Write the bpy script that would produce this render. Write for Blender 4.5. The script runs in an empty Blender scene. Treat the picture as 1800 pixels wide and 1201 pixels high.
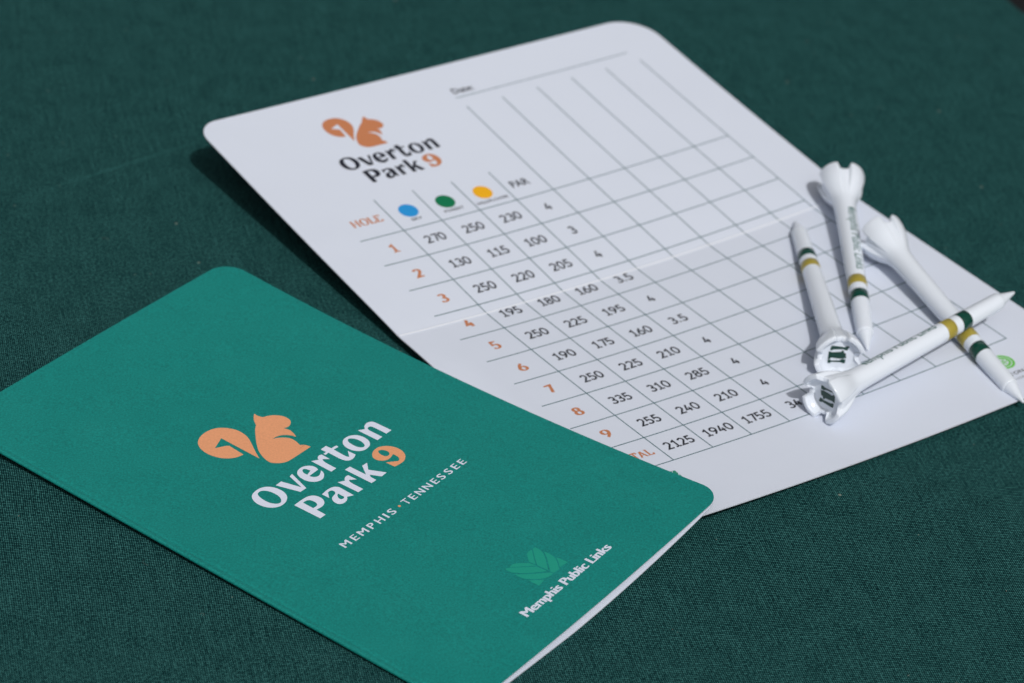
import bpy, bmesh, math, random
from mathutils import Vector, Matrix
from mathutils.geometry import tessellate_polygon

random.seed(7)
scene = bpy.context.scene
MM = 0.001

# ------------------------------------------------------------------ camera
cam_d = bpy.data.cameras.new("camera")
cam = bpy.data.objects.new("camera", cam_d)
scene.collection.objects.link(cam)
scene.camera = cam
cam_d.sensor_width = 36.0
cam_d.lens = 108.866
cam_d.clip_start = 0.02
cam_d.clip_end = 50.0
_right = Vector((0.99419299, 0.05715884, 0.09117654))
_down = Vector((0.10761178, -0.5280734, -0.84235277))
_fwd = Vector((0.0, 0.84727289, -0.53115784))
_m = Matrix((( _right.x, -_down.x, -_fwd.x, 0.0),
             ( _right.y, -_down.y, -_fwd.y, -0.66119),
             ( _right.z, -_down.z, -_fwd.z, 0.41450),
             (0, 0, 0, 1)))
cam.matrix_world = _m
cam_d.dof.use_dof = True
cam_d.dof.focus_distance = 0.712
cam_d.dof.aperture_fstop = 20.0
cam_d.dof.aperture_blades = 0

# ------------------------------------------------------------------ light
SUN = Vector((0.24694, -0.59065, 0.76821)).normalized()
world = bpy.data.worlds.new("World")
scene.world = world
world.use_nodes = True
wn = world.node_tree.nodes
wn.clear()
sky = wn.new("ShaderNodeTexSky")
sky.sky_type = 'NISHITA'
sky.sun_disc = False
sky.air_density = 1.0
sky.dust_density = 6.0
sky.ozone_density = 0.3
sky.sun_elevation = math.asin(SUN.z)
sky.sun_rotation = math.atan2(SUN.x, SUN.y)
bg = wn.new("ShaderNodeBackground")
bg.inputs[1].default_value = 0.052
wo = wn.new("ShaderNodeOutputWorld")
hs = wn.new("ShaderNodeHueSaturation")
hs.inputs["Saturation"].default_value = 0.25     # hazy, milky sky
world.node_tree.links.new(sky.outputs[0], hs.inputs["Color"])
world.node_tree.links.new(hs.outputs[0], bg.inputs[0])
world.node_tree.links.new(bg.outputs[0], wo.inputs[0])

sun_d = bpy.data.lights.new("sun", 'SUN')
sun_d.energy = 2.06
sun_d.angle = math.radians(0.5)
sun_d.color = (1.0, 0.985, 0.965)
sun = bpy.data.objects.new("sun", sun_d)
scene.collection.objects.link(sun)
sun.rotation_euler = (-SUN).to_track_quat('-Z', 'Y').to_euler()
sun.location = (0.5, -1.2, 1.5)

scene.view_settings.view_transform = 'Standard'
scene.view_settings.look = 'None'
scene.view_settings.exposure = 0.0
scene.view_settings.gamma = 1.0

# ------------------------------------------------------------------ materials
def new_mat(name):
    m = bpy.data.materials.new(name)
    m.use_nodes = True
    nt = m.node_tree
    b = nt.nodes["Principled BSDF"]
    return m, nt, b

def node(nt, kind, **kw):
    n = nt.nodes.new(kind)
    for k, v in kw.items():
        if k in n.inputs.keys():
            n.inputs[k].default_value = v
        else:
            setattr(n, k, v)
    return n

def mathn(nt, op, a, b=None, clamp=False):
    n = nt.nodes.new("ShaderNodeMath")
    n.operation = op
    n.use_clamp = clamp
    for i, x in enumerate((a, b)):
        if x is None:
            continue
        if isinstance(x, (int, float)):
            n.inputs[i].default_value = x
        else:
            nt.links.new(x, n.inputs[i])
    return n.outputs[0]

def paper_mat(name, col, rough=0.6, grain=0.05, spec=0.3, bump=0.00001, scale=2600.0, sheen=0.0):
    m, nt, b = new_mat(name)
    tc = node(nt, "ShaderNodeTexCoord")
    n1 = node(nt, "ShaderNodeTexNoise", Scale=scale, Detail=3.0, Roughness=0.7)
    n2 = node(nt, "ShaderNodeTexNoise", Scale=90.0, Detail=4.0, Roughness=0.6)
    nt.links.new(tc.outputs["Object"], n1.inputs["Vector"])
    nt.links.new(tc.outputs["Object"], n2.inputs["Vector"])
    a = mathn(nt, 'MULTIPLY', mathn(nt, 'SUBTRACT', n1.outputs[0], 0.5), grain * 4)
    c = mathn(nt, 'MULTIPLY', mathn(nt, 'SUBTRACT', n2.outputs[0], 0.5), grain * 0.35)
    f = mathn(nt, 'ADD', mathn(nt, 'ADD', a, c), 1.0)
    mx = node(nt, "ShaderNodeVectorMath", operation='SCALE')
    mx.inputs[0].default_value = col
    nt.links.new(f, mx.inputs["Scale"])
    nt.links.new(mx.outputs[0], b.inputs["Base Color"])
    b.inputs["Roughness"].default_value = rough
    b.inputs["Specular IOR Level"].default_value = spec
    bm_ = node(nt, "ShaderNodeBump", Strength=0.35, Distance=bump)
    nt.links.new(n1.outputs[0], bm_.inputs["Height"])
    # soft handling dents and a little waviness of the sheet
    n3 = node(nt, "ShaderNodeTexNoise", Scale=28.0, Detail=3.0, Roughness=0.5)
    nt.links.new(tc.outputs["Object"], n3.inputs["Vector"])
    b2 = node(nt, "ShaderNodeBump", Strength=1.0, Distance=0.00055)
    nt.links.new(n3.outputs[0], b2.inputs["Height"])
    nt.links.new(bm_.outputs[0], b2.inputs["Normal"])
    nt.links.new(b2.outputs[0], b.inputs["Normal"])
    rr = mathn(nt, 'ADD', mathn(nt, 'MULTIPLY', mathn(nt, 'SUBTRACT', n2.outputs[0], 0.5), 0.35), rough)
    nt.links.new(rr, b.inputs["Roughness"])
    return m

M_paper = paper_mat("white_card_paper", (0.655, 0.70, 0.80), rough=0.7, grain=0.012, spec=0.25)
M_green = paper_mat("green_printed_paper", (0.005, 0.214, 0.188), rough=0.5, grain=0.36, spec=0.4, scale=2200)
M_edge = paper_mat("paper_cut_edge", (0.60, 0.64, 0.72), rough=0.8, grain=0.03)
M_white_ink = paper_mat("white_lettering_ink", (0.70, 0.74, 0.87), rough=0.6, grain=0.02)
M_orange = paper_mat("orange_ink", (0.78, 0.345, 0.175), rough=0.55, grain=0.10, scale=2200)
M_orange_card = paper_mat("orange_ink_on_white", (0.53, 0.20, 0.090), rough=0.6, grain=0.03)
M_leaf = paper_mat("light_green_ink", (0.010, 0.30, 0.215), rough=0.5, grain=0.07, spec=0.45)
M_leaf_card = paper_mat("leaf_green_ink", (0.03, 0.24, 0.16), rough=0.6, grain=0.03)
M_line = paper_mat("teal_line_ink", (0.030, 0.110, 0.125), rough=0.6, grain=0.02)
M_text = paper_mat("black_text_ink", (0.022, 0.024, 0.032), rough=0.6, grain=0.02)
M_navy = paper_mat("dark_navy_ink", (0.012, 0.014, 0.026), rough=0.6, grain=0.02)
M_blue_dot = paper_mat("blue_dot_ink", (0.02, 0.285, 0.66), rough=0.6, grain=0.02)
M_green_dot = paper_mat("green_dot_ink", (0.002, 0.17, 0.07), rough=0.6, grain=0.02)
M_yellow_dot = paper_mat("yellow_dot_ink", (0.84, 0.42, 0.010), rough=0.6, grain=0.02)
M_lime = paper_mat("lime_ink", (0.14, 0.52, 0.07), rough=0.6, grain=0.02)

def plastic_mat(name, col, rough=0.28, sss=0.0):
    m, nt, b = new_mat(name)
    b.inputs["Base Color"].default_value = (*col, 1)
    b.inputs["Roughness"].default_value = rough
    b.inputs["Specular IOR Level"].default_value = 0.5
    if sss:
        b.inputs["Subsurface Weight"].default_value = sss
        b.inputs["Subsurface Radius"].default_value = (1.0, 1.0, 1.0)
        b.inputs["Subsurface Scale"].default_value = 0.0012
    tc = node(nt, "ShaderNodeTexCoord")
    n1 = node(nt, "ShaderNodeTexNoise", Scale=700.0, Detail=2.0)
    nt.links.new(tc.outputs["Object"], n1.inputs["Vector"])
    bm_ = node(nt, "ShaderNodeBump", Strength=0.12, Distance=0.00004)
    nt.links.new(n1.outputs[0], bm_.inputs["Height"])
    nt.links.new(bm_.outputs[0], b.inputs["Normal"])
    return m

M_plastic = plastic_mat("white_glossy_plastic", (0.75, 0.80, 0.875), 0.16, 0.08)
M_gold = plastic_mat("gold_band_paint", (0.36, 0.29, 0.045), 0.35)
M_dark = plastic_mat("dark_green_band_paint", (0.003, 0.052, 0.035), 0.22)
M_tee_ink = plastic_mat("teal_tee_ink", (0.015, 0.12, 0.10), 0.35)
M_emblem = plastic_mat("dark_green_emblem_ink", (0.008, 0.05, 0.038), 0.35)

def cloth_mat():
    m, nt, b = new_mat("dark_green_woven_cloth")
    tc = node(nt, "ShaderNodeTexCoord")
    mp = node(nt, "ShaderNodeMapping")
    mp.inputs["Rotation"].default_value = (0, 0, math.radians(-16))
    nt.links.new(tc.outputs["Object"], mp.inputs["Vector"])
    # slight waviness of the yarns
    nw = node(nt, "ShaderNodeTexNoise", Scale=60.0, Detail=2.0)
    nt.links.new(mp.outputs[0], nw.inputs["Vector"])
    sc = node(nt, "ShaderNodeVectorMath", operation='SCALE')
    nt.links.new(nw.outputs["Color"], sc.inputs[0])
    sc.inputs["Scale"].default_value = 0.0009
    ad = node(nt, "ShaderNodeVectorMath", operation='ADD')
    nt.links.new(mp.outputs[0], ad.inputs[0])
    nt.links.new(sc.outputs[0], ad.inputs[1])
    sep = node(nt, "ShaderNodeSeparateXYZ")
    nt.links.new(ad.outputs[0], sep.inputs[0])
    PX, PY = 0.00049, 0.00063
    cx_ = mathn(nt, 'ADD', mathn(nt, 'MULTIPLY', mathn(nt, 'COSINE', mathn(nt, 'MULTIPLY', sep.outputs[0], 2 * math.pi / PX)), 0.5), 0.5)
    cy_ = mathn(nt, 'ADD', mathn(nt, 'MULTIPLY', mathn(nt, 'COSINE', mathn(nt, 'MULTIPLY', sep.outputs[1], 2 * math.pi / PY)), 0.5), 0.5)
    hole = mathn(nt, 'MULTIPLY', cx_, cy_)                      # gap between four yarns
    crest = mathn(nt, 'MULTIPLY', mathn(nt, 'SUBTRACT', 1.0, cx_), mathn(nt, 'SUBTRACT', 1.0, cy_))   # yarn passing over
    hgt = mathn(nt, 'ADD', mathn(nt, 'SUBTRACT', mathn(nt, 'MULTIPLY', crest, 0.75), mathn(nt, 'MULTIPLY', hole, 0.75)), 0.5)
    # yarn to yarn variation: noise stretched along each yarn direction
    def streak(sxv, syv, seed):
        mm = node(nt, "ShaderNodeMapping")
        mm.inputs["Scale"].default_value = (sxv, syv, 1)
        mm.inputs["Location"].default_value = (seed, seed * 2, 0)
        nt.links.new(ad.outputs[0], mm.inputs["Vector"])
        n = node(nt, "ShaderNodeTexNoise", Scale=1.0, Detail=3.0, Roughness=0.65)
        nt.links.new(mm.outputs[0], n.inputs["Vector"])
        return mathn(nt, 'SUBTRACT', n.outputs[0], 0.5)
    s1 = streak(1500, 60, 3.0)
    s2 = streak(160, 1600, 9.0)
    nm = node(nt, "ShaderNodeTexNoise", Scale=130.0, Detail=5.0, Roughness=0.7)
    nt.links.new(mp.outputs[0], nm.inputs["Vector"])
    mott = mathn(nt, 'SUBTRACT', nm.outputs[0], 0.5)
    nf = node(nt, "ShaderNodeTexNoise", Scale=1500.0, Detail=2.0, Roughness=0.6)
    nt.links.new(mp.outputs[0], nf.inputs["Vector"])
    fine = mathn(nt, 'SUBTRACT', nf.outputs[0], 0.5)
    v = mathn(nt, 'SUBTRACT', mathn(nt, 'MULTIPLY', hgt, 1.0), 0.15)
    v = mathn(nt, 'ADD', v, mathn(nt, 'MULTIPLY', s1, 0.55))
    v = mathn(nt, 'ADD', v, mathn(nt, 'MULTIPLY', s2, 0.08))
    v = mathn(nt, 'ADD', v, mathn(nt, 'MULTIPLY', mott, 0.45))
    v = mathn(nt, 'ADD', v, mathn(nt, 'MULTIPLY', fine, 1.9))
    ramp = node(nt, "ShaderNodeValToRGB")
    ramp.color_ramp.elements[0].position = 0.0
    ramp.color_ramp.elements[0].color = (0.0003, 0.010, 0.012, 1)
    ramp.color_ramp.elements[1].position = 1.0
    ramp.color_ramp.elements[1].color = (0.055, 0.190, 0.180, 1)
    e = ramp.color_ramp.elements.new(0.45)
    e.color = (0.0020, 0.040, 0.041, 1)
    nt.links.new(v, ramp.inputs[0])
    # sparse pale dust specks
    vo = node(nt, "ShaderNodeTexVoronoi", Scale=110.0)
    nt.links.new(tc.outputs["Object"], vo.inputs["Vector"])
    speck = mathn(nt, 'LESS_THAN', vo.outputs["Distance"], 0.045)
    wn_ = node(nt, "ShaderNodeSeparateColor")
    nt.links.new(vo.outputs["Color"], wn_.inputs[0])
    pick = mathn(nt, 'GREATER_THAN', wn_.outputs[0], 0.86)
    sp = mathn(nt, 'MULTIPLY', mathn(nt, 'MULTIPLY', speck, pick), 0.55)
    mix = node(nt, "ShaderNodeMix", data_type='RGBA')
    nt.links.new(sp, mix.inputs[0])
    nt.links.new(ramp.outputs[0], mix.inputs[6])
    mix.inputs[7].default_value = (0.30, 0.33, 0.27, 1)
    # a faint pressed fold, its raised threads worn paler
    c0, c1 = Vector((-0.1302, 0.0479)), Vector((-0.0944, 0.0830))
    dd = (c1 - c0).normalized()
    s2_ = node(nt, "ShaderNodeSeparateXYZ")
    nt.links.new(tc.outputs["Object"], s2_.inputs[0])
    dist = mathn(nt, 'ADD', mathn(nt, 'MULTIPLY', s2_.outputs[0], -dd.y), mathn(nt, 'MULTIPLY', s2_.outputs[1], dd.x))
    dist = mathn(nt, 'SUBTRACT', dist, c0.x * -dd.y + c0.y * dd.x)
    al = mathn(nt, 'ADD', mathn(nt, 'MULTIPLY', s2_.outputs[0], dd.x), mathn(nt, 'MULTIPLY', s2_.outputs[1], dd.y))
    al = mathn(nt, 'SUBTRACT', al, c0.dot(dd))
    line = mathn(nt, 'SUBTRACT', 1.0, mathn(nt, 'DIVIDE', mathn(nt, 'ABSOLUTE', dist), 0.0007), clamp=True)
    fa = mathn(nt, 'SUBTRACT', 1.0, mathn(nt, 'DIVIDE', mathn(nt, 'ABSOLUTE', mathn(nt, 'SUBTRACT', al, 0.026)), 0.034), clamp=True)
    line = mathn(nt, 'MULTIPLY', mathn(nt, 'MULTIPLY', line, fa), 0.30)
    mix2 = node(nt, "ShaderNodeMix", data_type='RGBA')
    nt.links.new(line, mix2.inputs[0])
    nt.links.new(mix.outputs[2], mix2.inputs[6])
    mix2.inputs[7].default_value = (0.05, 0.20, 0.19, 1)
    nt.links.new(mix2.outputs[2], b.inputs["Base Color"])
    b.inputs["Roughness"].default_value = 0.75
    b.inputs["Specular IOR Level"].default_value = 0.07
    b.inputs["Sheen Weight"].default_value = 0.01
    b.inputs["Sheen Tint"].default_value = (0.6, 0.9, 0.95, 1)
    bp = node(nt, "ShaderNodeBump", Strength=0.5, Distance=0.00008)
    nt.links.new(hgt, bp.inputs["Height"])
    nt.links.new(bp.outputs[0], b.inputs["Normal"])
    return m

M_cloth = cloth_mat()
M_ground = paper_mat("dark_shaded_ground", (0.004, 0.005, 0.006), rough=0.9, grain=0.2, scale=40)  # dark asphalt-like ground, colour taken near black to stand in for shade

# ------------------------------------------------------------------ object helpers
def link(name, me, mats, parent=None, smooth=True):
    if not isinstance(mats, (list, tuple)):
        mats = [mats]
    for mt in mats:
        me.materials.append(mt)
    if smooth:
        for p in me.polygons:
            p.use_smooth = True
    o = bpy.data.objects.new(name, me)
    scene.collection.objects.link(o)
    if parent is not None:
        o.parent = parent
    return o

def thing(name, label, cat, group=None):
    o = bpy.data.objects.new(name, None)
    o.empty_display_size = 0.01
    scene.collection.objects.link(o)
    o['label'] = label
    o['category'] = cat
    if group:
        o['group'] = group
    return o

# ------------------------------------------------------------------ surfaces (mm)
W = 152.4
PR = {'pitch':0.559967,'roll':-0.107821,'d':780.375,'cx':30.0877,'cy':40.4078,'cyaw':0.698987,'D':97.8291,'du':12.3669,'dv':11.3049,'u0':27.4522,'v0':-37.5647,'a0':1.30022,'a1':0.302893,'a2':9.85968,'b0':1.85507,'b1':-1.18709,'b2':9.19127,'c0':-0.542924,'c1':0.922481,'e0':14.905,'e1':-1.23542,'e2':1.17863,'g0':-0.421141,'g1':-0.0492211,'bx':-38.0041,'by':-66.4277,'byaw':0.987088,'k00':2.04973,'k10':4.60699,'k01':0.740966,'k11':7.49912,'ks':-0.427859,'kt':-2.8803,'kst':-0.815166,'sunaz':-4.31639,'sunel':5.40714}
D = PR['D']

def sstep(x):
    x = max(0.0, min(1.0, x))
    return x * x * (3 - 2 * x)

def card_z(u, v):
    U = u / W - .5
    V = abs(v) / D
    zf = PR['a0'] + PR['a1'] * U + PR['a2'] * U * U
    if v >= 0:
        zl = PR['b0'] + PR['b1'] * U + PR['b2'] * U * U
        z = zf * (1 - V) + zl * V + (PR['c0'] + PR['c1'] * U) * V * (1 - V) * 4
        # pressed down where the closed scorecard lies on it
        z -= 2.2 * sstep((11 - u) / 12) * sstep((v - 5) / 45)
    else:
        zu = PR['e0'] + PR['e1'] * U + PR['e2'] * U * U
        z = zf * (1 - V) + zu * V + (PR['g0'] + PR['g1'] * U) * V * (1 - V) * 4
    z += 0.10 * math.exp(-(v / 0.32) ** 2) - 0.30 * math.exp(-abs(v) / (6.0 if v < 0 else 45.0))      # the scored crease in a soft valley
    return max(z, 0.45)

CC, CS = math.cos(PR['cyaw']), math.sin(PR['cyaw'])
KL = math.sqrt(1 - ((PR['b0'] - PR['a0']) / D) ** 2)
KU = math.sqrt(1 - ((PR['e0'] - PR['a0']) / D) ** 2)

def card_pt(u, v, off=0.0):
    y = -v * (KL if v >= 0 else KU)
    return Vector((PR['cx'] + CC * (u - W / 2) - CS * y, PR['cy'] + CS * (u - W / 2) + CC * y, card_z(u, v) + off)) * MM

BC, BS = math.cos(PR['byaw']), math.sin(PR['byaw'])
LIFT = 0.8
def cover_z(s, t):
    S, T = s / D, t / W
    return (PR['k00'] * (1 - S) * (1 - T) + PR['k10'] * S * (1 - T) + PR['k01'] * (1 - S) * T + PR['k11'] * S * T
            + 4 * PR['ks'] * S * (1 - S) + 4 * PR['kt'] * T * (1 - T) * S + 4 * PR['kst'] * S * (1 - S) * (2 * T - 1)) + LIFT

def score_dip(s):
    return -0.16 * math.exp(-((s - 1.5) / 0.45) ** 2)

def book_xy(s, t):
    x, y = s - D / 2, -(t - W / 2)
    return PR['bx'] + BC * x - BS * y, PR['by'] + BS * x + BC * y - 1.6 * LIFT

def book_pt(s, t, off=0.0):
    X, Y = book_xy(s, t)
    return Vector((X, Y, cover_z(s, t) + score_dip(s) + off)) * MM

def back_z(s, t):
    S, T = s / D, t / W
    g = 0.75 * (1 - S) + 0.40 * S + 2.1 * 4 * S * (1 - S) * T * T
    return max(cover_z(s, t) - g, 0.42)

def back_pt(s, t, off=0.0):
    X, Y = book_xy(s, t)
    return Vector((X, Y, back_z(s, t) + off)) * MM

# ------------------------------------------------------------------ sheet builder
def sheet_mesh(name, F, rows, n, th):
    """rows: list of (a0, a1, b); F(a, b, off). Top, underside and cut edges as one thin solid."""
    vs, fs, mi = [], [], []
    R_ = len(rows)
    for off in (0.0, -th):
        for a0, a1, b in rows:
            for i in range(n + 1):
                vs.append(F(a0 + (a1 - a0) * i / n, b, off))
    K = R_ * (n + 1)
    for r in range(R_ - 1):
        for i in range(n):
            q = [r * (n + 1) + i, r * (n + 1) + i + 1, (r + 1) * (n + 1) + i + 1, (r + 1) * (n + 1) + i]
            fs.append(q[::-1]); mi.append(0)
            fs.append([k + K for k in q]); mi.append(1)
    def wall(a, b):
        fs.append([a, b, b + K, a + K]); mi.append(2)
    for i in range(n):
        wall(i, i + 1)
        e = (R_ - 1) * (n + 1)
        wall(e + i + 1, e + i)
    for r in range(R_ - 1):
        wall((r + 1) * (n + 1), r * (n + 1))
        wall(r * (n + 1) + n, (r + 1) * (n + 1) + n)
    me = bpy.data.meshes.new(name)
    me.from_pydata([tuple(v) for v in vs], [], fs)
    for p, k in zip(me.polygons, mi):
        p.material_index = k
    me.update()
    bm = bmesh.new(); bm.from_mesh(me)
    bmesh.ops.recalc_face_normals(bm, faces=bm.faces)
    # sharp cut edges
    for e in bm.edges:
        if len(e.link_faces) == 2 and e.link_faces[0].material_index != e.link_faces[1].material_index:
            e.smooth = False
    bm.to_mesh(me); bm.free()
    return me

def corner_inset(d, r):
    """inset of the side edge at distance d from the end edge, corner radius r"""
    if d >= r:
        return 0.0
    return r - math.sqrt(max(0.0, r * r - (r - d) ** 2))

def panel_rows(vend, r, side0=True, side1=True, width=W, r1=None):
    """rows from fold (b=0) to b=vend"""
    L = abs(vend); sg = 1 if vend > 0 else -1
    bs = [0, .12, .25, .4, .6, .9, 1.4, 2.5]
    x = 5.0
    rm = max(r, r1 or r)
    while x < L - rm - 1:
        bs.append(x); x += 3.0
    for k in range(0, 25):
        bs.append(L - rm + rm * math.sin(k / 24 * math.pi / 2))
    return [(corner_inset(L - b, r) if side0 else 0, width - (corner_inset(L - b, r1 or r) if side1 else 0), sg * b) for b in bs]

# ------------------------------------------------------------------ print helpers
def catmull(pts, step=5):
    """points (x, y, corner): smooth runs between corners, straight where no smooth point lies between"""
    n = len(pts)
    out = []
    def P(i):
        return pts[i % n]
    for i in range(n):
        a, b = P(i), P(i + 1)
        if a[2] and b[2]:
            out.append((a[0], a[1])); continue
        p0 = P(i - 1) if not a[2] else a
        p3 = P(i + 2) if not b[2] else b
        for k in range(step):
            t = k / step
            def cr(c0, c1, c2, c3):
                return 0.5 * (2 * c1 + (c2 - c0) * t + (2 * c0 - 5 * c1 + 4 * c2 - c3) * t * t + (3 * c1 - c0 - 3 * c2 + c3) * t ** 3)
            out.append((cr(p0[0], a[0], b[0], p3[0]), cr(p0[1], a[1], b[1], p3[1])))
    return out

class Flat:
    """2D triangles gathered in one flat print, then laid on a surface"""
    def __init__(self):
        self.v, self.f = [], []
    def tris(self, vs, fs):
        k = len(self.v)
        self.v += vs
        self.f += [tuple(i + k for i in t) for t in fs]
    def poly(self, loops, z=0.0):
        loops3 = [[Vector((x, y, 0)) for x, y in lp] for lp in loops]
        tr = tessellate_polygon(loops3)
        flat = [(x, y, z) for lp in loops for x, y in lp]
        self.tris(flat, [tuple(t) for t in tr])
    def ribbon(self, pts, width, closed=False, z=0.0):
        """width: number or function(direction angle)"""
        n = len(pts)
        L, Rr = [], []
        for i in range(n):
            if closed:
                a, b = pts[i - 1], pts[(i + 1) % n]
                c = pts[i]
            else:
                a, c, b = pts[max(i - 1, 0)], pts[i], pts[min(i + 1, n - 1)]
            d1 = Vector((c[0] - a[0], c[1] - a[1])); d2 = Vector((b[0] - c[0], b[1] - c[1]))
            if d1.length < 1e-9: d1 = d2
            if d2.length < 1e-9: d2 = d1
            d1.normalize(); d2.normalize()
            t = (d1 + d2)
            if t.length < 1e-6: t = d1
            t.normalize()
            nn = Vector((-t.y, t.x))
            cosh = max(0.45, nn.dot(Vector((-d1.y, d1.x))))
            w = width(math.atan2(t.y, t.x)) if callable(width) else width
            w = w / 2 / cosh
            L.append((c[0] + nn.x * w, c[1] + nn.y * w, z)); Rr.append((c[0] - nn.x * w, c[1] - nn.y * w, z))
        fs = []
        m = n if closed else n - 1
        for i in range(m):
            j = (i + 1) % n
            fs.append((i, j, n + j, n + i))
        self.tris(L + Rr, fs)
    def rect(self, x0, y0, x1, y1, z=0.0, step=3.0):
        nx = max(1, int(abs(x1 - x0) / step)); ny = max(1, int(abs(y1 - y0) / step))
        vs = [(x0 + (x1 - x0) * i / nx, y0 + (y1 - y0) * j / ny, z) for j in range(ny + 1) for i in range(nx + 1)]
        fs = [(j * (nx + 1) + i, j * (nx + 1) + i + 1, (j + 1) * (nx + 1) + i + 1, (j + 1) * (nx + 1) + i) for j in range(ny) for i in range(nx)]
        self.tris(vs, fs)
    def disc(self, x, y, r, z=0.0, n=40):
        self.poly([[(x + r * math.cos(2 * math.pi * i / n), y + r * math.sin(2 * math.pi * i / n)) for i in range(n)]], z)
    def lay(self, name, F, mat, parent, off=0.03, maxlen=2.5):
        bm = bmesh.new()
        vv = [bm.verts.new(v) for v in self.v]
        for f in self.f:
            try:
                bm.faces.new([vv[i] for i in f])
            except ValueError:
                pass
        for _ in range(6):
            long = [e for e in bm.edges if e.calc_length() > maxlen]
            if not long:
                break
            bmesh.ops.subdivide_edges(bm, edges=long, cuts=1)
            bmesh.ops.triangulate(bm, faces=[f for f in bm.faces if len(f.verts) > 4])
        for v in bm.verts:
            v.co = F(v.co.x, v.co.y, off + v.co.z)
        bmesh.ops.triangulate(bm, faces=bm.faces)
        up = Vector((0, 0, 1))
        me = bpy.data.meshes.new(name)
        bm.normal_update()
        for f in bm.faces:
            if F in (card_pt, book_pt) and f.normal.z < 0:
                f.normal_flip()
        bm.to_mesh(me); bm.free()
        return link(name, me, mat, parent, smooth=True)

def arc(cx, cy, rx, ry, a0, a1, n=12):
    return [(cx + rx * math.cos(math.radians(a0 + (a1 - a0) * i / n)), cy + ry * math.sin(math.radians(a0 + (a1 - a0) * i / n))) for i in range(n + 1)]

# stroke glyphs: height 1, (strokes, advance); a stroke is (points, closed)
G = {
 '0': ([(arc(.30, .5, .25, .45, 0, 345, 23), True)], .72),
 '1': ([([(.08, .76), (.33, .94), (.33, .05)], False), ([(.08, .05), (.28, .05)], False), ([(.38, .05), (.58, .05)], False)], .68),
 '2': ([(arc(.28, .70, .22, .25, 165, -35, 12) + [(.07, .05), (.56, .05)], False)], .68),
 '3': ([(arc(.26, .73, .21, .22, 150, -75, 12) , False), (arc(.26, .28, .25, .23, 78, -155, 12), False), ([(.20, .515), (.30, .515)], False)], .66),
 '4': ([([(.34, .95), (.07, .30), (.57, .30)], False), ([(.42, .56), (.42, .335)], False), ([(.42, .265), (.42, .02)], False)], .70),
 '5': ([([(.50, .95), (.14, .95), (.11, .54)] + arc(.26, .31, .26, .27, 108, -150, 13), False)], .68),
 '6': ([(arc(.30, .30, .25, .25, 0, 345, 23), True), ([(.075, .42), (.16, .64), (.42, .95)], False)], .70),
 '7': ([([(.05, .95), (.53, .95), (.24, .03)], False)], .62),
 '8': ([(arc(.30, .73, .19, .21, 0, 345, 23), True), (arc(.30, .28, .24, .235, 0, 345, 23), True)], .70),
 '9': ([(arc(.30, .70, .25, .25, 0, 345, 23), True), ([(.525, .58), (.44, .36), (.18, .05)], False)], .70),
 '.': ([([(.10, .17), (.10, .0)], False)], .34),
 'H': ([([(.08, 1), (.08, 0)], False), ([(.64, 1), (.64, 0)], False), ([(.13, .52), (.59, .52)], False), ([(-.04, .975), (.02, .975)], False), ([(-.04, .025), (.02, .025)], False), ([(.70, .975), (.78, .975)], False), ([(.70, .025), (.78, .025)], False)], .98),
 'O': ([(arc(.38, .5, .36, .48, 0, 345, 23), True)], .95),
 'L': ([([(.10, 1), (.10, 0)], False), ([(.15, .03), (.56, .03), (.60, .26)], False), ([(-.04, .975), (.04, .975)], False), ([(-.04, .025), (.04, .025)], False)], .76),
 'E': ([([(.10, 1), (.10, 0)], False), ([(.15, .97), (.52, .97), (.55, .78)], False), ([(.15, .03), (.56, .03), (.60, .25)], False), ([(.15, .52), (.42, .52)], False), ([(-.04, .975), (.04, .975)], False), ([(-.04, .025), (.04, .025)], False)], .80),
 'T': ([([(.34, .92), (.34, 0)], False), ([(.0, .76), (.03, .97), (.65, .97), (.68, .76)], False), ([(.22, .025), (.28, .025)], False), ([(.40, .025), (.46, .025)], False)], .82),
 'A': ([([(.36, .96), (.68, 0)], False), ([(.30, .86), (.05, 0)], False), ([(.17, .33), (.49, .33)], False), ([(-.06, .025), (.01, .025)], False), ([(.75, .025), (.82, .025)], False)], .92),
}

def mono(w):
    return w

def nib(thick, thin):
    def f(a):
        return thin + (thick - thin) * abs(math.sin(a)) ** 1.4
    return f

def stroke_text(fl, s, x, y, h, width, align='c', z0=0.0, squeeze=1.0, gap=0.0):
    """centre the string on x with vertical centre y (v grows downwards)"""
    adv = sum(G[c][1] for c in s) * h * squeeze + gap * (len(s) - 1) - 0.10 * h * squeeze
    cx = x - adv / 2 if align == 'c' else x
    k = 0
    for c in s:
        strokes, a = G[c]
        for pts, closed in strokes:
            P2 = [(cx + px * h * squeeze, y + h / 2 - py * h) for px, py in pts]
            wf = width if not callable(width) else (lambda ang, w=width: w(ang) * h)
            fl.ribbon(P2, wf if callable(width) else width * h, closed, z0 + 0.004 * (k % 3))
            k += 1
        cx += a * h * squeeze + gap

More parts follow.
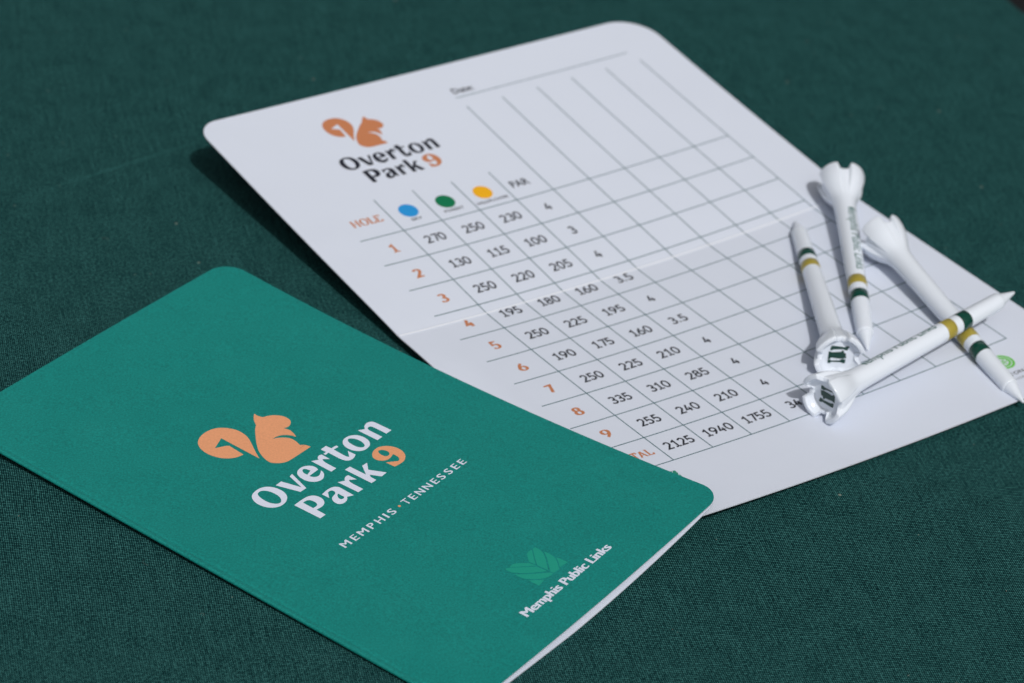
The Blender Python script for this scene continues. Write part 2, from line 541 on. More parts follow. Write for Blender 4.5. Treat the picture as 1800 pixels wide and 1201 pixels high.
def font_text(fl, s, x0, y_base, width, cap, bold=0.0, z=0.0, flip=-1, res=2, spacing=1.0):
    """built-in typeface laid out to an exact width and cap height"""
    def mk(txt):
        cu = bpy.data.curves.new("tmp", 'FONT')
        cu.body = txt
        cu.offset = bold
        cu.resolution_u = res
        cu.space_character = spacing
        ob = bpy.data.objects.new("tmp", cu)
        scene.collection.objects.link(ob)
        dg = bpy.context.evaluated_depsgraph_get()
        me = bpy.data.meshes.new_from_object(ob.evaluated_get(dg))
        vs = [tuple(v.co) for v in me.vertices]
        fs = [tuple(p.vertices) for p in me.polygons]
        bpy.data.objects.remove(ob); bpy.data.curves.remove(cu); bpy.data.meshes.remove(me)
        return vs, fs
    vs, fs = mk(s)
    hv, _ = mk("H")
    H_ = max(v[1] for v in hv)
    xa, xb = min(v[0] for v in vs), max(v[0] for v in vs)
    kx = width / (xb - xa); ky = cap / H_
    fl.tris([(x0 + (v[0] - xa) * kx, y_base + flip * v[1] * ky, z) for v in vs], fs)

TR = {'tail':[[(39.57,61.29,1),(41.15,58.57,0),(42.78,56.1,0),(44.14,53.63,0),(44.57,51.37,0),(44.24,49.28,0),(42.92,47.12,0),(40.95,45.75,0),(38.41,45.38,0),(36.05,45.82,0),(34.18,46.96,0),(32.98,48.78,0),(32.51,51.09,0),(32.85,53.38,0),(33.94,55.47,0),(35.9,57.03,0),(38.16,57.6,1),(38.48,52.95,1),(37.95,52.42,1),(35.42,51.16,1),(39.44,49.58,1)]],
'body':[[(52.48,48.55,1),(52.41,49.8,0),(52.88,50.94,1),(54.26,51.54,0),(55.57,52.55,0),(56.53,54.11,0),(56.6,55.83,0),(55.96,56.96,0),(54.7,57.67,0),(53.6,57.66,0),(52.86,57.35,1),(53.26,58.78,0),(52.95,60.33,0),(52.23,61.8,1),(51.8,60.48,0),(50.62,59.13,0),(49.0,58.4,0),(47.57,58.44,1),(48.6,58.74,0),(49.77,59.63,0),(50.7,60.94,0),(50.86,62.68,0),(50.31,64.59,1),(51.21,65.42,0),(51.54,66.82,1),(48.15,66.83,0),(44.32,66.81,0),(42.72,66.55,0),(41.28,65.68,0),(40.18,64.07,0),(40.45,61.97,0),(41.66,59.3,0),(43.8,56.7,0),(46.2,54.33,0),(47.8,52.88,0),(49.23,51.9,1),(50.21,50.46,0),(51.31,49.37,0)]],
'O':[[(26.99,69.82,0),(28.2,69.18,0),(29.94,68.94,0),(31.56,69.29,0),(32.72,70.19,0),(33.42,71.64,0),(33.57,73.4,0),(33.15,74.86,0),(32.25,75.97,0),(30.75,76.74,0),(29.09,76.9,0),(27.76,76.47,0),(26.66,75.53,0),(25.96,74.1,0),(25.8,72.35,0),(26.21,70.9,0)],[(28.77,70.06,0),(29.82,69.83,0),(30.72,70.32,0),(31.33,71.38,0),(31.55,72.92,0),(31.37,74.33,0),(30.81,75.35,0),(30.0,75.97,0),(29.19,75.87,0),(28.49,75.21,0),(28.02,74.06,0),(27.95,72.54,0),(28.2,71.07,0)]],
'v':[[(34.14,70.87,1),(36.19,70.78,1),(37.71,75.65,1),(39.06,70.95,1),(40.19,70.71,1),(38.25,76.65,1),(36.18,76.61,1)]],
'e':[[(45.75,73.95,1),(46.01,73.18,0),(45.95,72.28,0),(45.35,71.35,0),(44.25,70.69,0),(42.83,70.62,0),(41.67,71.05,0),(40.81,71.93,0),(40.41,73.29,0),(40.46,74.83,0),(41.15,76.14,0),(42.39,76.99,0),(43.85,77.03,0),(45.19,76.2,0),(45.79,75.34,0),(45.93,74.64,1),(45.08,75.19,0),(44.05,75.61,0),(43.04,75.35,0),(42.53,74.67,0),(42.37,74.09,1)],[(44.2,72.93,1),(42.4,73.44,1),(42.37,72.51,0),(42.8,71.63,0),(43.48,71.35,0),(43.97,71.88,0)]],
'r':[[(47.2,70.63,1),(48.84,71.52,1),(49.3,70.85,0),(50.22,70.49,0),(50.92,70.72,1),(50.87,73.24,1),(49.63,72.02,1),(49.24,72.6,0),(49.05,73.54,1),(49.04,76.66,1),(47.21,76.7,1)]],
't':[[(52.35,69.23,1),(54.29,69.19,1),(54.42,70.73,1),(56.1,70.82,1),(56.06,71.55,1),(54.42,71.46,1),(54.39,73.02,0),(54.33,74.45,0),(54.4,75.43,0),(54.71,75.96,1),(56.31,74.21,1),(56.42,76.5,1),(55.28,76.96,0),(53.93,77.03,0),(53.02,76.39,0),(52.63,75.16,0),(52.58,73.12,0),(52.61,71.33,1),(51.41,71.49,1),(51.44,70.8,1),(52.42,70.79,1)]],
'o':[[(58.25,71.06,0),(59.47,70.49,0),(61.16,70.58,0),(62.58,71.51,0),(63.21,73.09,0),(63.05,74.78,0),(62.31,76.04,0),(61.07,76.74,0),(59.43,76.85,0),(58.1,76.21,0),(57.23,74.84,0),(57.11,73.21,0),(57.49,71.94,0)],[(59.78,71.33,0),(60.57,71.41,0),(61.28,72.4,0),(61.48,73.8,0),(61.14,75.12,0),(60.56,75.85,0),(59.84,75.83,0),(59.17,74.99,0),(59.02,73.55,0),(59.18,72.21,0)]],
'n':[[(64.4,70.6,1),(65.98,71.53,1),(66.68,70.79,0),(67.83,70.29,0),(68.89,70.39,0),(69.64,71.01,0),(69.83,72.08,1),(69.95,76.42,1),(68.02,76.41,1),(67.99,73.04,0),(67.83,71.95,0),(67.28,71.61,0),(66.6,71.9,0),(66.28,72.6,1),(66.35,76.54,1),(64.49,76.56,1)]],
'P':[[(31.24,78.92,1),(34.46,78.83,0),(36.41,79.18,0),(37.5,80.26,0),(37.62,81.95,0),(36.77,83.29,0),(35.35,83.84,0),(33.47,83.72,1),(33.42,86.43,1),(31.5,86.45,1)],[(33.38,79.74,1),(34.59,79.81,0),(35.33,80.48,0),(35.43,81.89,0),(34.82,82.73,0),(33.38,82.81,1)]],
'a':[[(38.86,80.82,1),(40.95,80.58,0),(42.64,80.77,0),(43.61,81.56,0),(43.78,82.62,0),(43.71,83.87,1),(43.66,86.38,1),(42.1,85.63,1),(41.14,86.41,0),(39.75,86.62,0),(38.67,86.04,0),(38.53,84.77,0),(39.17,83.58,0),(40.16,83.12,0),(41.17,82.88,0),(41.74,82.15,0),(41.43,81.38,0),(40.4,81.31,1),(38.93,82.95,1)],[(41.66,83.27,1),(41.66,85.16,1),(41.05,85.46,0),(40.41,85.19,0),(40.47,84.39,0),(41.02,83.66,0)]],
'r2':[[(45.04,80.42,1),(46.66,81.3,1),(47.19,80.71,0),(48.11,80.35,0),(48.83,80.46,1),(48.92,82.94,1),(47.51,81.74,1),(47.12,82.36,0),(46.99,83.36,1),(47.01,86.43,1),(45.27,86.36,1)]],
'k':[[(49.99,78.51,1),(51.75,78.57,1),(51.88,83.32,1),(53.99,80.45,1),(55.7,80.52,1),(53.74,82.49,1),(55.83,86.3,1),(53.83,86.46,1),(52.44,84.0,1),(51.89,84.65,1),(51.87,86.4,1),(50.15,86.36,1)]],
'nine':[[(58.79,83.66,1),(58.91,86.21,1),(60.71,86.48,0),(62.41,86.32,0),(64.02,85.35,0),(64.94,83.97,0),(65.2,82.21,0),(64.78,80.65,0),(63.91,79.45,0),(62.45,78.56,0),(60.59,78.59,0),(59.08,79.33,0),(58.22,80.42,0),(58.23,81.79,0),(59.15,82.94,0),(60.59,83.32,0),(62.62,82.81,1),(62.5,84.37,0),(61.91,85.26,0),(61.19,85.42,1)],[(61.26,79.48,0),(62.04,79.75,0),(62.56,80.71,0),(62.43,81.76,0),(61.58,82.36,0),(60.71,82.03,0),(60.48,81.01,0),(60.76,79.95,0)]],
'leaf':[[(46.05,129.51,1),(47.75,129.64,0),(50.07,132.01,1),(50.28,133.81,1),(48.81,132.39,0),(46.04,129.8,1)],[(44.7,129.41,1),(45.48,129.47,0),(48.61,132.54,0),(50.14,134.1,1),(50.26,136.88,1),(48.34,135.33,0),(46.1,133.11,0),(44.69,131.0,1)],[(44.7,131.83,1),(45.81,133.32,0),(48.25,135.78,0),(50.25,137.63,1),(50.45,138.4,1),(48.76,138.35,0),(47.08,137.38,0),(45.84,136.08,0),(44.75,134.48,0),(44.56,133.14,0)],[(44.9,135.67,1),(46.13,136.98,0),(47.28,138.25,1),(44.86,138.61,1)],[(52.74,129.5,0),(54.33,129.5,1),(53.77,130.16,0),(52.21,131.73,0),(50.58,133.42,1),(50.32,131.82,1),(51.34,130.69,0)],[(54.71,129.57,1),(55.61,129.58,1),(55.43,131.21,0),(54.93,132.33,0),(53.69,133.9,0),(52.12,135.42,0),(50.68,136.91,1),(50.5,133.96,1),(52.52,131.72,0)],[(55.61,132.01,1),(55.68,133.64,0),(55.36,135.17,0),(54.37,136.64,0),(53.01,138.04,0),(52.62,138.51,1),(50.68,138.42,1),(50.58,137.54,1),(52.53,135.55,0),(54.22,133.78,0)],[(55.66,135.42,1),(55.86,138.56,1),(53.18,138.25,1),(54.38,137.04,0)]],
'cardleaf':[[(22.52,79.06,1),(24.66,79.28,1),(24.55,81.53,0),(24.59,83.6,1),(21.62,84.26,1),(20.6,82.32,1)]],
}

def tr_loops(name, fn=lambda x, y: (x, y)):
    return [[fn(x, y) for x, y in catmull(lp)] for lp in TR[name]]

# ------------------------------------------------------------------ tablecloth (ground surface)
def build_cloth():
    # table edge runs past the far right corner of the view
    e0, e1 = Vector((CLOTH_E0[0], CLOTH_E0[1])), Vector((CLOTH_E1[0], CLOTH_E1[1]))
    d = (e1 - e0).normalized()
    nrm = Vector((d.y, -d.x))
    if nrm.dot(Vector((0, 0)) - e0) > 0:
        nrm = -nrm                       # points off the table
    a = e0 - d * 900; b = e0 + d * 900
    vs, fs = [], []
    # local frame: x along the edge, y inwards
    nx, ny = 90, 90
    bm = bmesh.new()
    def grid(xs, ys):
        g_ = [[bm.verts.new(F_(x, y)) for x in xs] for y in ys]
        for j in range(len(ys) - 1):
            for i in range(len(xs) - 1):
                bm.faces.new((g_[j][i], g_[j][i + 1], g_[j + 1][i + 1], g_[j + 1][i]))
    def F_(x, y):
        P = e0 + d * x - nrm * y
        if y < 0:
            return Vector((P.x, P.y, 0)) * MM
        # rounded drop at the table edge
        r = 4.0
        if y < r:
            return Vector((P.x, P.y, -(r - math.sqrt(r * r - (r - y) ** 2)))) * MM
        return Vector((P.x, P.y, 0)) * MM
    xs = [-1200 + 40 * i for i in range(61)]
    ys = [0, .3, 1, 2, 3, 4, 8, 20]
    y = 40
    while y < 1900:
        ys.append(y); y += 20 if y < 700 else 80
    grid(xs, ys)
    # overhang
    top = [bm.verts.new(Vector(((e0 + d * x).x, (e0 + d * x).y, -4.0)) * MM) for x in xs]
    low = [bm.verts.new(Vector(((e0 + d * x).x, (e0 + d * x).y, -350.0)) * MM) for x in xs]
    for i in range(len(xs) - 1):
        bm.faces.new((low[i], low[i + 1], top[i + 1], top[i]))
    bmesh.ops.remove_doubles(bm, verts=bm.verts, dist=1e-6)
    bmesh.ops.recalc_face_normals(bm, faces=bm.faces)
    for f in bm.faces:
        pass
    me = bpy.data.meshes.new("tablecloth")
    bm.normal_update()
    s = sum(f.normal.z for f in bm.faces)
    if s < 0:
        for f in bm.faces: f.normal_flip()
    bm.to_mesh(me); bm.free()
    o = link("tablecloth", me, M_cloth)
    o['label'] = "dark green woven tablecloth under the scorecards"
    o['category'] = "tablecloth"
    o['kind'] = 'structure'
    return o

CLOTH_E0, CLOTH_E1 = (146.62, 234.39), (148.97, 230.03)
cloth = build_cloth()

gm = bpy.data.meshes.new("ground")
gm.from_pydata([(-6, -6, -0.75), (6, -6, -0.75), (6, 6, -0.75), (-6, 6, -0.75)], [], [(0, 1, 2, 3)])
ground = link("ground", gm, M_ground, smooth=False)
ground['kind'] = 'structure'
ground['label'] = "dark ground seen past the far corner of the table, its shade put into the colour"

# ------------------------------------------------------------------ open scorecard
card = thing("open_scorecard", "open white scorecard with printed grid of holes and yardages lying under the golf tees", "scorecard")
RC = 7.0
me = sheet_mesh("upper_panel", card_pt, panel_rows(-D, 6.6, r1=11.5), 90, 0.32)
upper = link("upper_panel", me, [M_paper, M_paper, M_edge], card)
me = sheet_mesh("lower_panel", card_pt, panel_rows(D, RC), 90, 0.32)
lower = link("lower_panel", me, [M_paper, M_paper, M_edge], card)
upper['label'] = "raised far half of the open scorecard with the squirrel logo"
lower['label'] = "near half of the open scorecard lying almost flat"

fl = Flat()
n = 120
pts = [(W * (0.002 + 0.996 * i / n), 0.0 + 0.035 * math.sin(i * 1.7) * math.sin(i * .37)) for i in range(n + 1)]
fl.ribbon(pts, 0.36)
fl.lay("fold_crease", card_pt, paper_mat("cracked_crease_paper", (0.85, 0.87, 0.92), rough=0.8, grain=0.03), card, off=0.045)

U0, DU, V0, DV = PR['u0'], PR['du'], PR['v0'], PR['dv']
col = [None] + [U0 + i * DU for i in range(10)]
row = [V0 + i * DV for i in range(11)]
LW = 0.29
fl = Flat()
def vline(u, a, b):
    # the fold breaks the ink for a hair
    for p, q in ((a, -0.22), (0.22, b)):
        if p < q:
            fl.rect(u - LW / 2, p, u + LW / 2, q, 0.0)
tops = {1: -51.9, 2: -51.75, 3: -51.1, 4: -50.9, 5: -78.75, 6: -78.8, 7: -78.95, 8: -79.1, 9: -79.0, 10: -78.5}
for i in range(1, 11):
    vline(col[i], tops[i], row[10])
for j in range(11):
    fl.rect(13.6, row[j] - LW / 2, col[10] + LW / 2, row[j] + LW / 2, 0.004)
fl.rect(76.3, -83.05 - .13, 137.4, -83.05 + .13, 0.0)
grid_o = fl.lay("score_grid", card_pt, M_line, card, off=0.022)

yard = [("270", "250", "230", "4"), ("130", "115", "100", "3"), ("250", "220", "205", "4"), ("195", "180", "160", "3.5"),
        ("250", "225", "195", "4"), ("190", "175", "160", "3.5"), ("250", "225", "210", "4"), ("335", "310", "285", "4"),
        ("255", "240", "210", "4"), ("2125", "1940", "1755", "34")]
fl = Flat()
for j, r in enumerate(yard):
    for i, s in enumerate(r):
        stroke_text(fl, s, col[1 + i] + DU / 2 + (0.0 if j < 9 else 0.1), row[j] + DV / 2, 3.05, 0.170, squeeze=1.06)
fl.lay("yardage_numbers", card_pt, M_text, card, off=0.03, maxlen=4)
fl = Flat()
for j in range(9):
    stroke_text(fl, str(j + 1), 20.3, row[j] + DV / 2 + 0.05, 3.35, nib(0.28, 0.12), squeeze=1.15)
fl.lay("hole_numbers", card_pt, M_orange_card, card, off=0.03, maxlen=4)
fl = Flat()
stroke_text(fl, "HOLE", 20.35, -44.5, 2.75, nib(0.22, 0.09), squeeze=1.0)
fl.lay("hole_heading", card_pt, M_orange_card, card, off=0.03, maxlen=4)
fl = Flat()
stroke_text(fl, "TOTAL", 19.9, row[9] + DV / 2 + 0.05, 2.6, nib(0.20, 0.09), squeeze=1.0)
fl.lay("total_heading", card_pt, M_orange_card, card, off=0.03, maxlen=4)
fl = Flat()
font_text(fl, "PAR", 66.9, -42.35, 5.9, 2.75, bold=0.018)
fl.lay("par_heading", card_pt, M_text, card, off=0.03, maxlen=4)
fl = Flat()
font_text(fl, "SKY", 32.1, -40.25, 3.5, 1.0, bold=0.02)
font_text(fl, "FOREST", 42.7, -40.0, 6.2, 1.0, bold=0.02)
font_text(fl, "WILDFLOWER", 52.8, -39.5, 10.6, 1.0, bold=0.02)
fl.lay("tee_color_names", card_pt, M_text, card, off=0.03, maxlen=4)
for u, mt, lb in ((33.65, M_blue_dot, "blue dot"), (45.5, M_green_dot, "green dot"), (57.65, M_yellow_dot, "yellow dot")):
    fl = Flat()
    fl.disc(u, -44.55 if u < 40 else (-44.3 if u < 50 else -43.95), 2.75)
    o = fl.lay("colour_dot", card_pt, mt, card, off=0.03)
    o['label'] = lb
fl = Flat()
font_text(fl, "Date:", 76.9, -84.75, 7.0, 2.4, bold=0.020)
fl.lay("date_heading", card_pt, M_text, card, off=0.03, maxlen=4)

# logo block, reduced from the cover's
KS = 0.705
def to_card(s, t):
    return 46.6 + KS * (s - 52.46), -85.25 + KS * (t - 48.52)
def logo(parent, F, fn, m_sq, m_txt, m_nine, off):
    fl = Flat()
    for nm in ('tail', 'body'):
        fl.poly(tr_loops(nm, fn))
    fl.lay("squirrel_emblem", F, m_sq, parent, off=off)
    fl = Flat()
    for nm in ('O', 'v', 'e', 'r', 't', 'o', 'n', 'P', 'a', 'r2', 'k'):
        fl.poly(tr_loops(nm, fn))
    fl.lay("course_name_lettering", F, m_txt, parent, off=off)
    fl = Flat()
    fl.poly(tr_loops('nine', fn))
    fl.lay("numeral_nine", F, m_nine, parent, off=off)
logo(card, card_pt, to_card, M_orange_card, M_navy, M_orange_card, 0.03)

fl = Flat(); fl.poly(tr_loops('cardleaf'))
fl.lay("leaf_emblem", card_pt, M_leaf_card, card, off=0.03)

fl = Flat()
fl.ribbon([(24.15, 78.85), (23.28, 80.02)], 0.16); fl.ribbon([(24.75, 80.29), (24.09, 81.74)], 0.16)
fl.lay("leaf_vein", card_pt, M_white_ink, card, off=0.04)

# round lime seal and its lines of text in the lower right corner
fl = Flat()
def ring(x, y, r0, r1, z=0.0, n=40):
    fl.poly([[(x + r1 * math.cos(2 * math.pi * i / n), y + r1 * math.sin(2 * math.pi * i / n)) for i in range(n)],
             [(x + r0 * math.cos(2 * math.pi * i / n), y + r0 * math.sin(2 * math.pi * i / n)) for i in range(n)]], z)
SX, SY = 130.3, 83.1
ring(SX, SY, 2.35, 3.05)
ring(SX, SY, 1.45, 2.1)
for a in range(0, 360, 60):
    aa = math.radians(a)
    fl.ribbon([(SX + .2 * math.cos(aa), SY + .2 * math.sin(aa)), (SX + .8 * math.cos(aa + .25), SY + .8 * math.sin(aa + .25)), (SX + 1.3 * math.cos(aa), SY + 1.3 * math.sin(aa))], .34)
fl.lay("round_seal", card_pt, M_lime, card, off=0.03)
fl = Flat()
font_text(fl, "OVERTON PARK", 121.9, 89.0, 16.6, 1.25, bold=0.012)
font_text(fl, "CONSERVANCY", 124.2, 91.0, 12.0, 0.75, spacing=1.5)
fl.lay("seal_caption", card_pt, M_text, card, off=0.03, maxlen=4)

# ------------------------------------------------------------------ closed scorecard
book = thing("closed_scorecard", "closed green scorecard with white and orange squirrel logo lying at front left", "scorecard")
RB = 7.6
def book_rows():
    """rows run across t; each spans s from the spine to the free edge"""
    bs = []
    for k in range(19):
        bs.append(RB * (1 - math.cos(k / 18 * math.pi / 2)))
    t = RB + 3
    while t < W - RB - 1:
        bs.append(t); t += 3.0
    for k in range(19):
        bs.append(W - RB + RB * math.sin(k / 18 * math.pi / 2))
    return bs
S_IN = 0.55           # where the folded spine begins
def sheet_cols():
    c = [0, .3, .6, .8, 1.0, 1.2, 1.4, 1.6, 1.9, 2.3, 3.0, 4.5]
    x = 7.0
    while x < D - 8:
        c.append(x); x += 3.0
    c += [D - 7, D - 5, D - 3, D - 1.5, D]
    return c
COLS = sheet_cols()
def warp(F):
    def G_(x, t, off):
        # x is in 0..len(COLS)-1 column space mapped onto S_IN..edge
        d = min(t, W - t)
        edge = D - corner_inset(d, 6.2 if t < W / 2 else 5.8)
        n_ = len(COLS) - 1
        i = min(int(round(x * n_)), n_)
        c = COLS[i]
        s = S_IN + c / D * (D - S_IN)
        if s > D - 14:
            s = D - 14 + (s - (D - 14)) * (edge - (D - 14)) / 14
        return F(s, t, off)
    return G_
rowsb = [(0.0, 1.0, b) for b in book_rows()]
me = sheet_mesh("front_cover", warp(book_pt), rowsb, len(COLS) - 1, 0.28)
front = link("front_cover", me, [M_green, M_paper, M_edge], book)
me = sheet_mesh("back_cover", warp(back_pt), rowsb, len(COLS) - 1, 0.28)
back = link("back_cover", me, [M_paper, M_green, M_edge], book)
back['label'] = "white inside of the back cover showing as a strip along the near edge"
# rounded fold of the spine joining both covers
vs, fs = [], []
ts = book_rows(); NA = 12
for t in ts:
    top = book_pt(S_IN, t) ; bot = back_pt(S_IN, t, -0.28)
    X0, Y0 = book_xy(S_IN, t)
    cz = (top.z + bot.z) / 2; rz = (top.z - bot.z) / 2
    for k in range(NA + 1):
        a = math.pi / 2 + math.pi * k / NA
        s = S_IN + 0.55 * math.cos(a)
        X, Y = book_xy(s, t)
        vs.append((X * MM, Y * MM, cz + rz * math.sin(a)))
for j in range(len(ts) - 1):
    for k in range(NA):
        a = j * (NA + 1) + k
        fs.append((a, a + 1, a + NA + 2, a + NA + 1))
me = bpy.data.meshes.new("spine_fold"); me.from_pydata(vs, [], fs)
bm = bmesh.new(); bm.from_mesh(me); bm.normal_update()
cen = Vector((book_xy(20, W / 2)[0], book_xy(20, W / 2)[1], 0)) * MM
for f in bm.faces:
    if f.normal.dot(f.calc_center_median() - cen) < 0 and abs(f.normal.z) < .9:
        f.normal_flip()
bm.to_mesh(me); bm.free()
link("spine_fold", me, M_green, book)

logo(book, book_pt, lambda s, t: (s, t), M_orange, M_white_ink, M_orange, 0.03)
fl = Flat()
for c, s, w in (('M', 28.06, 2.35), ('E', 31.25, 1.45), ('M', 34.2, 2.35), ('P', 37.33, 1.6), ('H', 40.26, 1.95), ('I', 42.54, .42), ('S', 44.67, 1.6),
             ('T', 49.95, 1.75), ('E', 52.45, 1.4), ('N', 55.09, 1.95), ('N', 57.92, 1.95), ('E', 60.67, 1.4), ('S', 63.07, 1.55), ('S', 65.81, 1.55), ('E', 68.43, 1.4), ('E', 70.94, 1.4)):
    for q in (-1, 0, 1):
        font_text(fl, c, s - w / 2 + 0.07 * q, 97.78, w, 2.05, res=4, z=0.004 * (q + 1))
fl.lay("city_lettering", book_pt, M_white_ink, book, off=0.03, maxlen=4)
fl = Flat(); fl.disc(47.53, 96.73, 0.36)
fl.lay("separator_dot", book_pt, M_orange, book, off=0.03)
fl = Flat()
for q in (-2, -1, 0, 1, 2):
    font_text(fl, "Memphis Public Links", 34.45 + 0.075 * q, 143.25, 31.9, 2.4, res=6, spacing=0.98, z=0.004 * (q + 2))
fl.lay("publisher_lettering", book_pt, M_white_ink, book, off=0.03, maxlen=4)
for lp in TR['leaf']:
    fl = Flat(); fl.poly([catmull(lp)])
    fl.lay("leaf_segment", book_pt, M_leaf, book, off=0.03)

# ------------------------------------------------------------------ golf tees
TL = 75.0      # the head mesh ends here
LEN = 76.0
PROFILE = [(58, 2.92), (60, 2.97), (62, 3.07), (64, 3.3), (65.5, 3.75), (67, 4.4), (68.5, 5.1), (70, 5.7), (71.5, 6.15), (73, 6.42), (74.3, 6.57), (75, 6.6)]
def prof(z):
    for (z0, r0), (z1, r1) in zip(PROFILE, PROFILE[1:]):
        if z <= z1:
            return r0 + (r1 - r0) * sstep_lin((z - z0) / (z1 - z0))
    return PROFILE[-1][1]
def sstep_lin(x):
    return max(0.0, min(1.0, x))
NT = 288
def notch(th):
    d = abs(((th + 45) % 90) - 45)          # degrees from the nearest notch
    return 1 - sstep((d - 11) / 7.5)
def head_mesh():
    vs, fs = [], []
    rows_ = []
    def addrow(fn):
        rows_.append([fn(2 * math.pi * k / NT, k * 360.0 / NT) for k in range(NT)])
    FLOOR = 72.5
    def zr(td):
        d = abs(((td) % 90) - 45)
        return 75.0 - 0.35 * (d / 30.0) ** 2 - 1.35 * notch(td)
    def gro(z, td):
        return 1 - 0.15 * notch(td) * sstep((z - 63.5) / 7.0)
    for i in range(25):
        f = i / 24
        def fn(a, td, f=f):
            z = 58 + f * (zr(td) - 0.45 - 58)
            r = prof(z) * gro(z, td)
            return (r * math.cos(a), r * math.sin(a), z)
        addrow(fn)
    TH = 1.35
    for i in range(1, 12):
        b_ = math.pi * i / 12
        def fn(a, td, b_=b_):
            z0 = zr(td) - 0.45
            ro = prof(z0) * gro(z0, td)
            c = ro - TH / 2
            r = c + TH / 2 * math.copysign(abs(math.cos(b_)) ** 0.6, math.cos(b_))
            z = z0 + 0.45 * math.sin(b_) ** 0.6
            return (r * math.cos(a), r * math.sin(a), z)
        addrow(fn)
    for i in range(0, 11):
        f = i / 10
        def fn(a, td, f=f):
            z0 = zr(td) - 0.45
            ri = prof(z0) * gro(z0, td) - TH
            z = z0 + (FLOOR - z0) * f
            r = ri + (min(4.2, ri - .1) - ri) * (f ** 1.6)
            return (r * math.cos(a), r * math.sin(a), z)
        addrow(fn)
    for rr in (3.6, 2.4, 1.2):
        addrow(lambda a, td, rr=rr: (rr * math.cos(a), rr * math.sin(a), FLOOR - 0.02))
    for r in rows_:
        vs += r
    vs.append((0, 0, FLOOR - 0.02))
    for j in range(len(rows_) - 1):
        for k in range(NT):
            k2 = (k + 1) % NT
            fs.append((j * NT + k, j * NT + k2, (j + 1) * NT + k2, (j + 1) * NT + k))
    e = (len(rows_) - 1) * NT
    for k in range(NT):
        fs.append((e + k, e + (k + 1) % NT, len(vs) - 1))
    me = bpy.data.meshes.new("tee_head")
    me.from_pydata([(x * MM, y * MM, z * MM) for x, y, z in vs], [], fs)
    return me, FLOOR

def lathe(name, prof_, n=64):
    vs, fs = [], []
    for z, r in prof_:
        for k in range(n):
            a = 2 * math.pi * k / n
            vs.append((r * math.cos(a) * MM, r * math.sin(a) * MM, z * MM))
    for j in range(len(prof_) - 1):
        for k in range(n):
            k2 = (k + 1) % n
            fs.append((j * n + k, j * n + k2, (j + 1) * n + k2, (j + 1) * n + k))
    me = bpy.data.meshes.new(name)
    me.from_pydata(vs, [], fs)
    return me

def shaft_r(z):
    return 2.28 + (2.92 - 2.28) * sstep_lin((z - 8) / 50.0)

def make_tee():
    t = thing("golf_tee", "white golf tee", "golf tee", "golf tees scattered on the open scorecard")
    hm, floor = head_mesh()
    head = link("tee_head", hm, M_plastic, t)
    sh = [(6.45, 1.9), (6.5, 2.1), (6.75, 2.2), (7.2, 2.25), (8, 2.28)] + [(8 + 50 * k / 16, shaft_r(8 + 50 * k / 16)) for k in range(1, 17)]
    link("tee_shaft", lathe("tee_shaft", sh), M_plastic, t)
    tip = [(0.0, 0.01), (0.04, 0.16), (0.15, 0.28), (0.4, 0.38), (1.0, 0.52), (6.0, 1.78), (6.35, 1.86), (6.45, 1.86)]
    link("tee_point", lathe("tee_point", tip), M_plastic, t)
    def band(nm, zc, w, mt):
        p = [(zc - w / 2, shaft_r(zc) - .01), (zc - w / 2 + .05, shaft_r(zc) + .025), (zc + w / 2 - .05, shaft_r(zc) + .035), (zc + w / 2, shaft_r(zc) - .01)]
        link(nm, lathe(nm, p), mt, t)
    band("gold_band", 27.4, 3.5, M_gold)
    band("green_band", 21.4, 3.6, M_dark)
    # lettering wrapped round the shaft, reading from head to point
    fl = Flat()
    font_text(fl, "Memphis Public Links", 0, 0, 28.5, 2.6, bold=0.008, flip=1, res=3)
    PHI = math.radians(25)
    def wrapf(x, y, off):
        z = 59.8 - x
        r = shaft_r(z) + off
        a = PHI + (y - 1.35) / r
        return Vector((r * math.cos(a), r * math.sin(a), z)) * MM
    fl.lay("shaft_lettering", wrapf, M_tee_ink, t, off=0.02, maxlen=0.8)
    # blackletter M in the cup
    fl = Flat()
    def em(pts):
        return [((y - 460) / 40.0, (x - 575) / 46.0) for x, y in pts]
    fl.poly([em([(478, 362), (500, 359), (640, 370), (655, 358), (692, 360), (672, 408), (640, 406), (628, 396), (510, 402), (488, 414), (468, 408)])])
    fl.poly([em([(458, 424), (500, 434), (600, 426), (612, 408), (628, 408), (640, 438), (660, 440), (672, 500), (652, 496), (636, 504), (560, 503), (500, 496), (478, 516), (458, 520)])])
    fl.poly([em([(460, 524), (485, 518), (500, 530), (600, 524), (622, 508), (668, 512), (666, 556), (632, 556), (618, 546), (502, 546), (496, 560), (460, 560)])])
    def cupf(x, y, off):
        return Vector((x, y, floor + off)) * MM
    fl.lay("cup_emblem", cupf, M_emblem, t, off=0.03, maxlen=0.8)
    return t

def copy_thing(src):
    r = src.copy()
    scene.collection.objects.link(r)
    for ch in list(src.children):
        c = ch.copy()
        scene.collection.objects.link(c)
        c.parent = r
    return r

def place_tee(t, tip, head, roll):
    tip, head = Vector(tip), Vector(head)
    z = (head - tip).normalized()
    up = Vector((0, 0, 1))
    x = (up - z * up.dot(z)).normalized()
    y = z.cross(x)
    m = Matrix(((x.x, y.x, z.x), (x.y, y.y, z.y), (x.z, y.z, z.z)))
    m = m @ Matrix.Rotation(math.radians(roll), 3, 'Z')
    m4 = m.to_4x4()
    # anchored so that the rim centre stays where it is
    m4.translation = ((head + tip) / 2 - z * TL / 2) * MM
    t.matrix_world = m4
    t.rotation_euler = m4.to_euler(); t.location = m4.translation

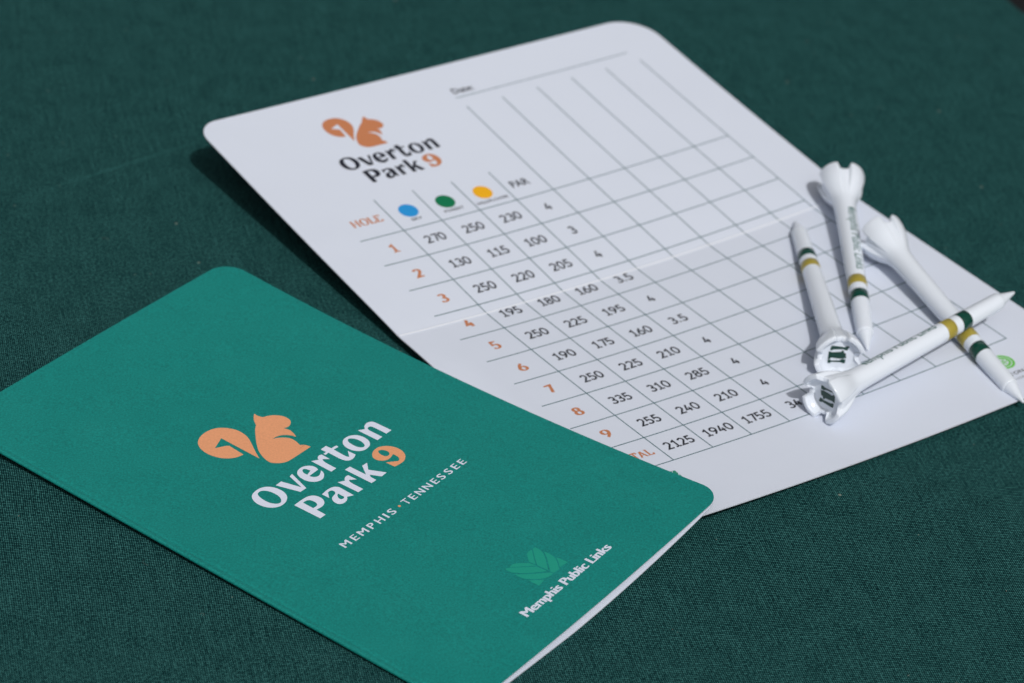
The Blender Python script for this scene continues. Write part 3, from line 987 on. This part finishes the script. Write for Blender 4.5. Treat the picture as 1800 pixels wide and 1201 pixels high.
tee = make_tee()
SPOTS = [((90.28,11.25,1.98),(84.71,85.28,9.76),0,'white golf tee whose cup lies farthest back, teal lettering running down to its gold band'),
 ((72.86,72.03,3.07),(82.08,-3.26,6.87),180,'leftmost white golf tee, shaft pointing away and cup facing the viewer'),
 ((128.55,-6.95,2.82),(94.33,58.96,9.03),183,"white golf tee lying beneath the crossing tee, its point past the scorecard's lower right corner"),
 ((127.36,30.56,12.02),(76.70,-23.25,7.63),4,'white golf tee lying across another tee, its cup nearest the printed total row')]
for i, (tip, head, roll, lab) in enumerate(SPOTS):
    o = tee if i == 0 else copy_thing(tee)
    o['label'] = lab
    place_tee(o, tip, head, roll)

# ------------------------------------------------------------------ stray fibres on the cloth
def build_lint():
    rnd = random.Random(11)
    vs, fs = [], []
    def fibre(x, y, L, r, ang, bend):
        pts = []
        for k in range(7):
            f = k / 6 - .5
            a = ang + bend * f
            pts.append(Vector((x + L * f * math.cos(a), y + L * f * math.sin(a), r + 0.02 + 0.10 * (1 - 4 * f * f))))
        for k, p in enumerate(pts):
            d = (pts[min(k + 1, 6)] - pts[max(k - 1, 0)]).normalized()
            s = d.cross(Vector((0, 0, 1))).normalized(); u = s.cross(d)
            for q in range(5):
                a = 2 * math.pi * q / 5
                vs.append(tuple((p + (s * math.cos(a) + u * math.sin(a)) * r) * MM))
        b0 = len(vs) - 35
        for k in range(6):
            for q in range(5):
                fs.append((b0 + k * 5 + q, b0 + k * 5 + (q + 1) % 5, b0 + (k + 1) * 5 + (q + 1) % 5, b0 + (k + 1) * 5 + q))
    for i in range(120):
        x = rnd.uniform(-150, 160); y = rnd.uniform(-150, 210)
        if rnd.random() < 0.75:
            fibre(x, y, rnd.uniform(.2, .5), rnd.uniform(.05, .12), rnd.uniform(0, 6.28), rnd.uniform(-1, 1))
        else:
            fibre(x, y, rnd.uniform(1.0, 2.6), rnd.uniform(.018, .03), rnd.uniform(0, 6.28), rnd.uniform(-2.5, 2.5))
    me = bpy.data.meshes.new("lint"); me.from_pydata(vs, [], fs)
    o = link("lint", me, paper_mat("pale_lint", (0.13, 0.17, 0.15), rough=0.9, grain=0.1))
    o['kind'] = 'stuff'
    o['label'] = "pale dust and stray fibres scattered on the green cloth"
    o['category'] = "lint"
build_lint()
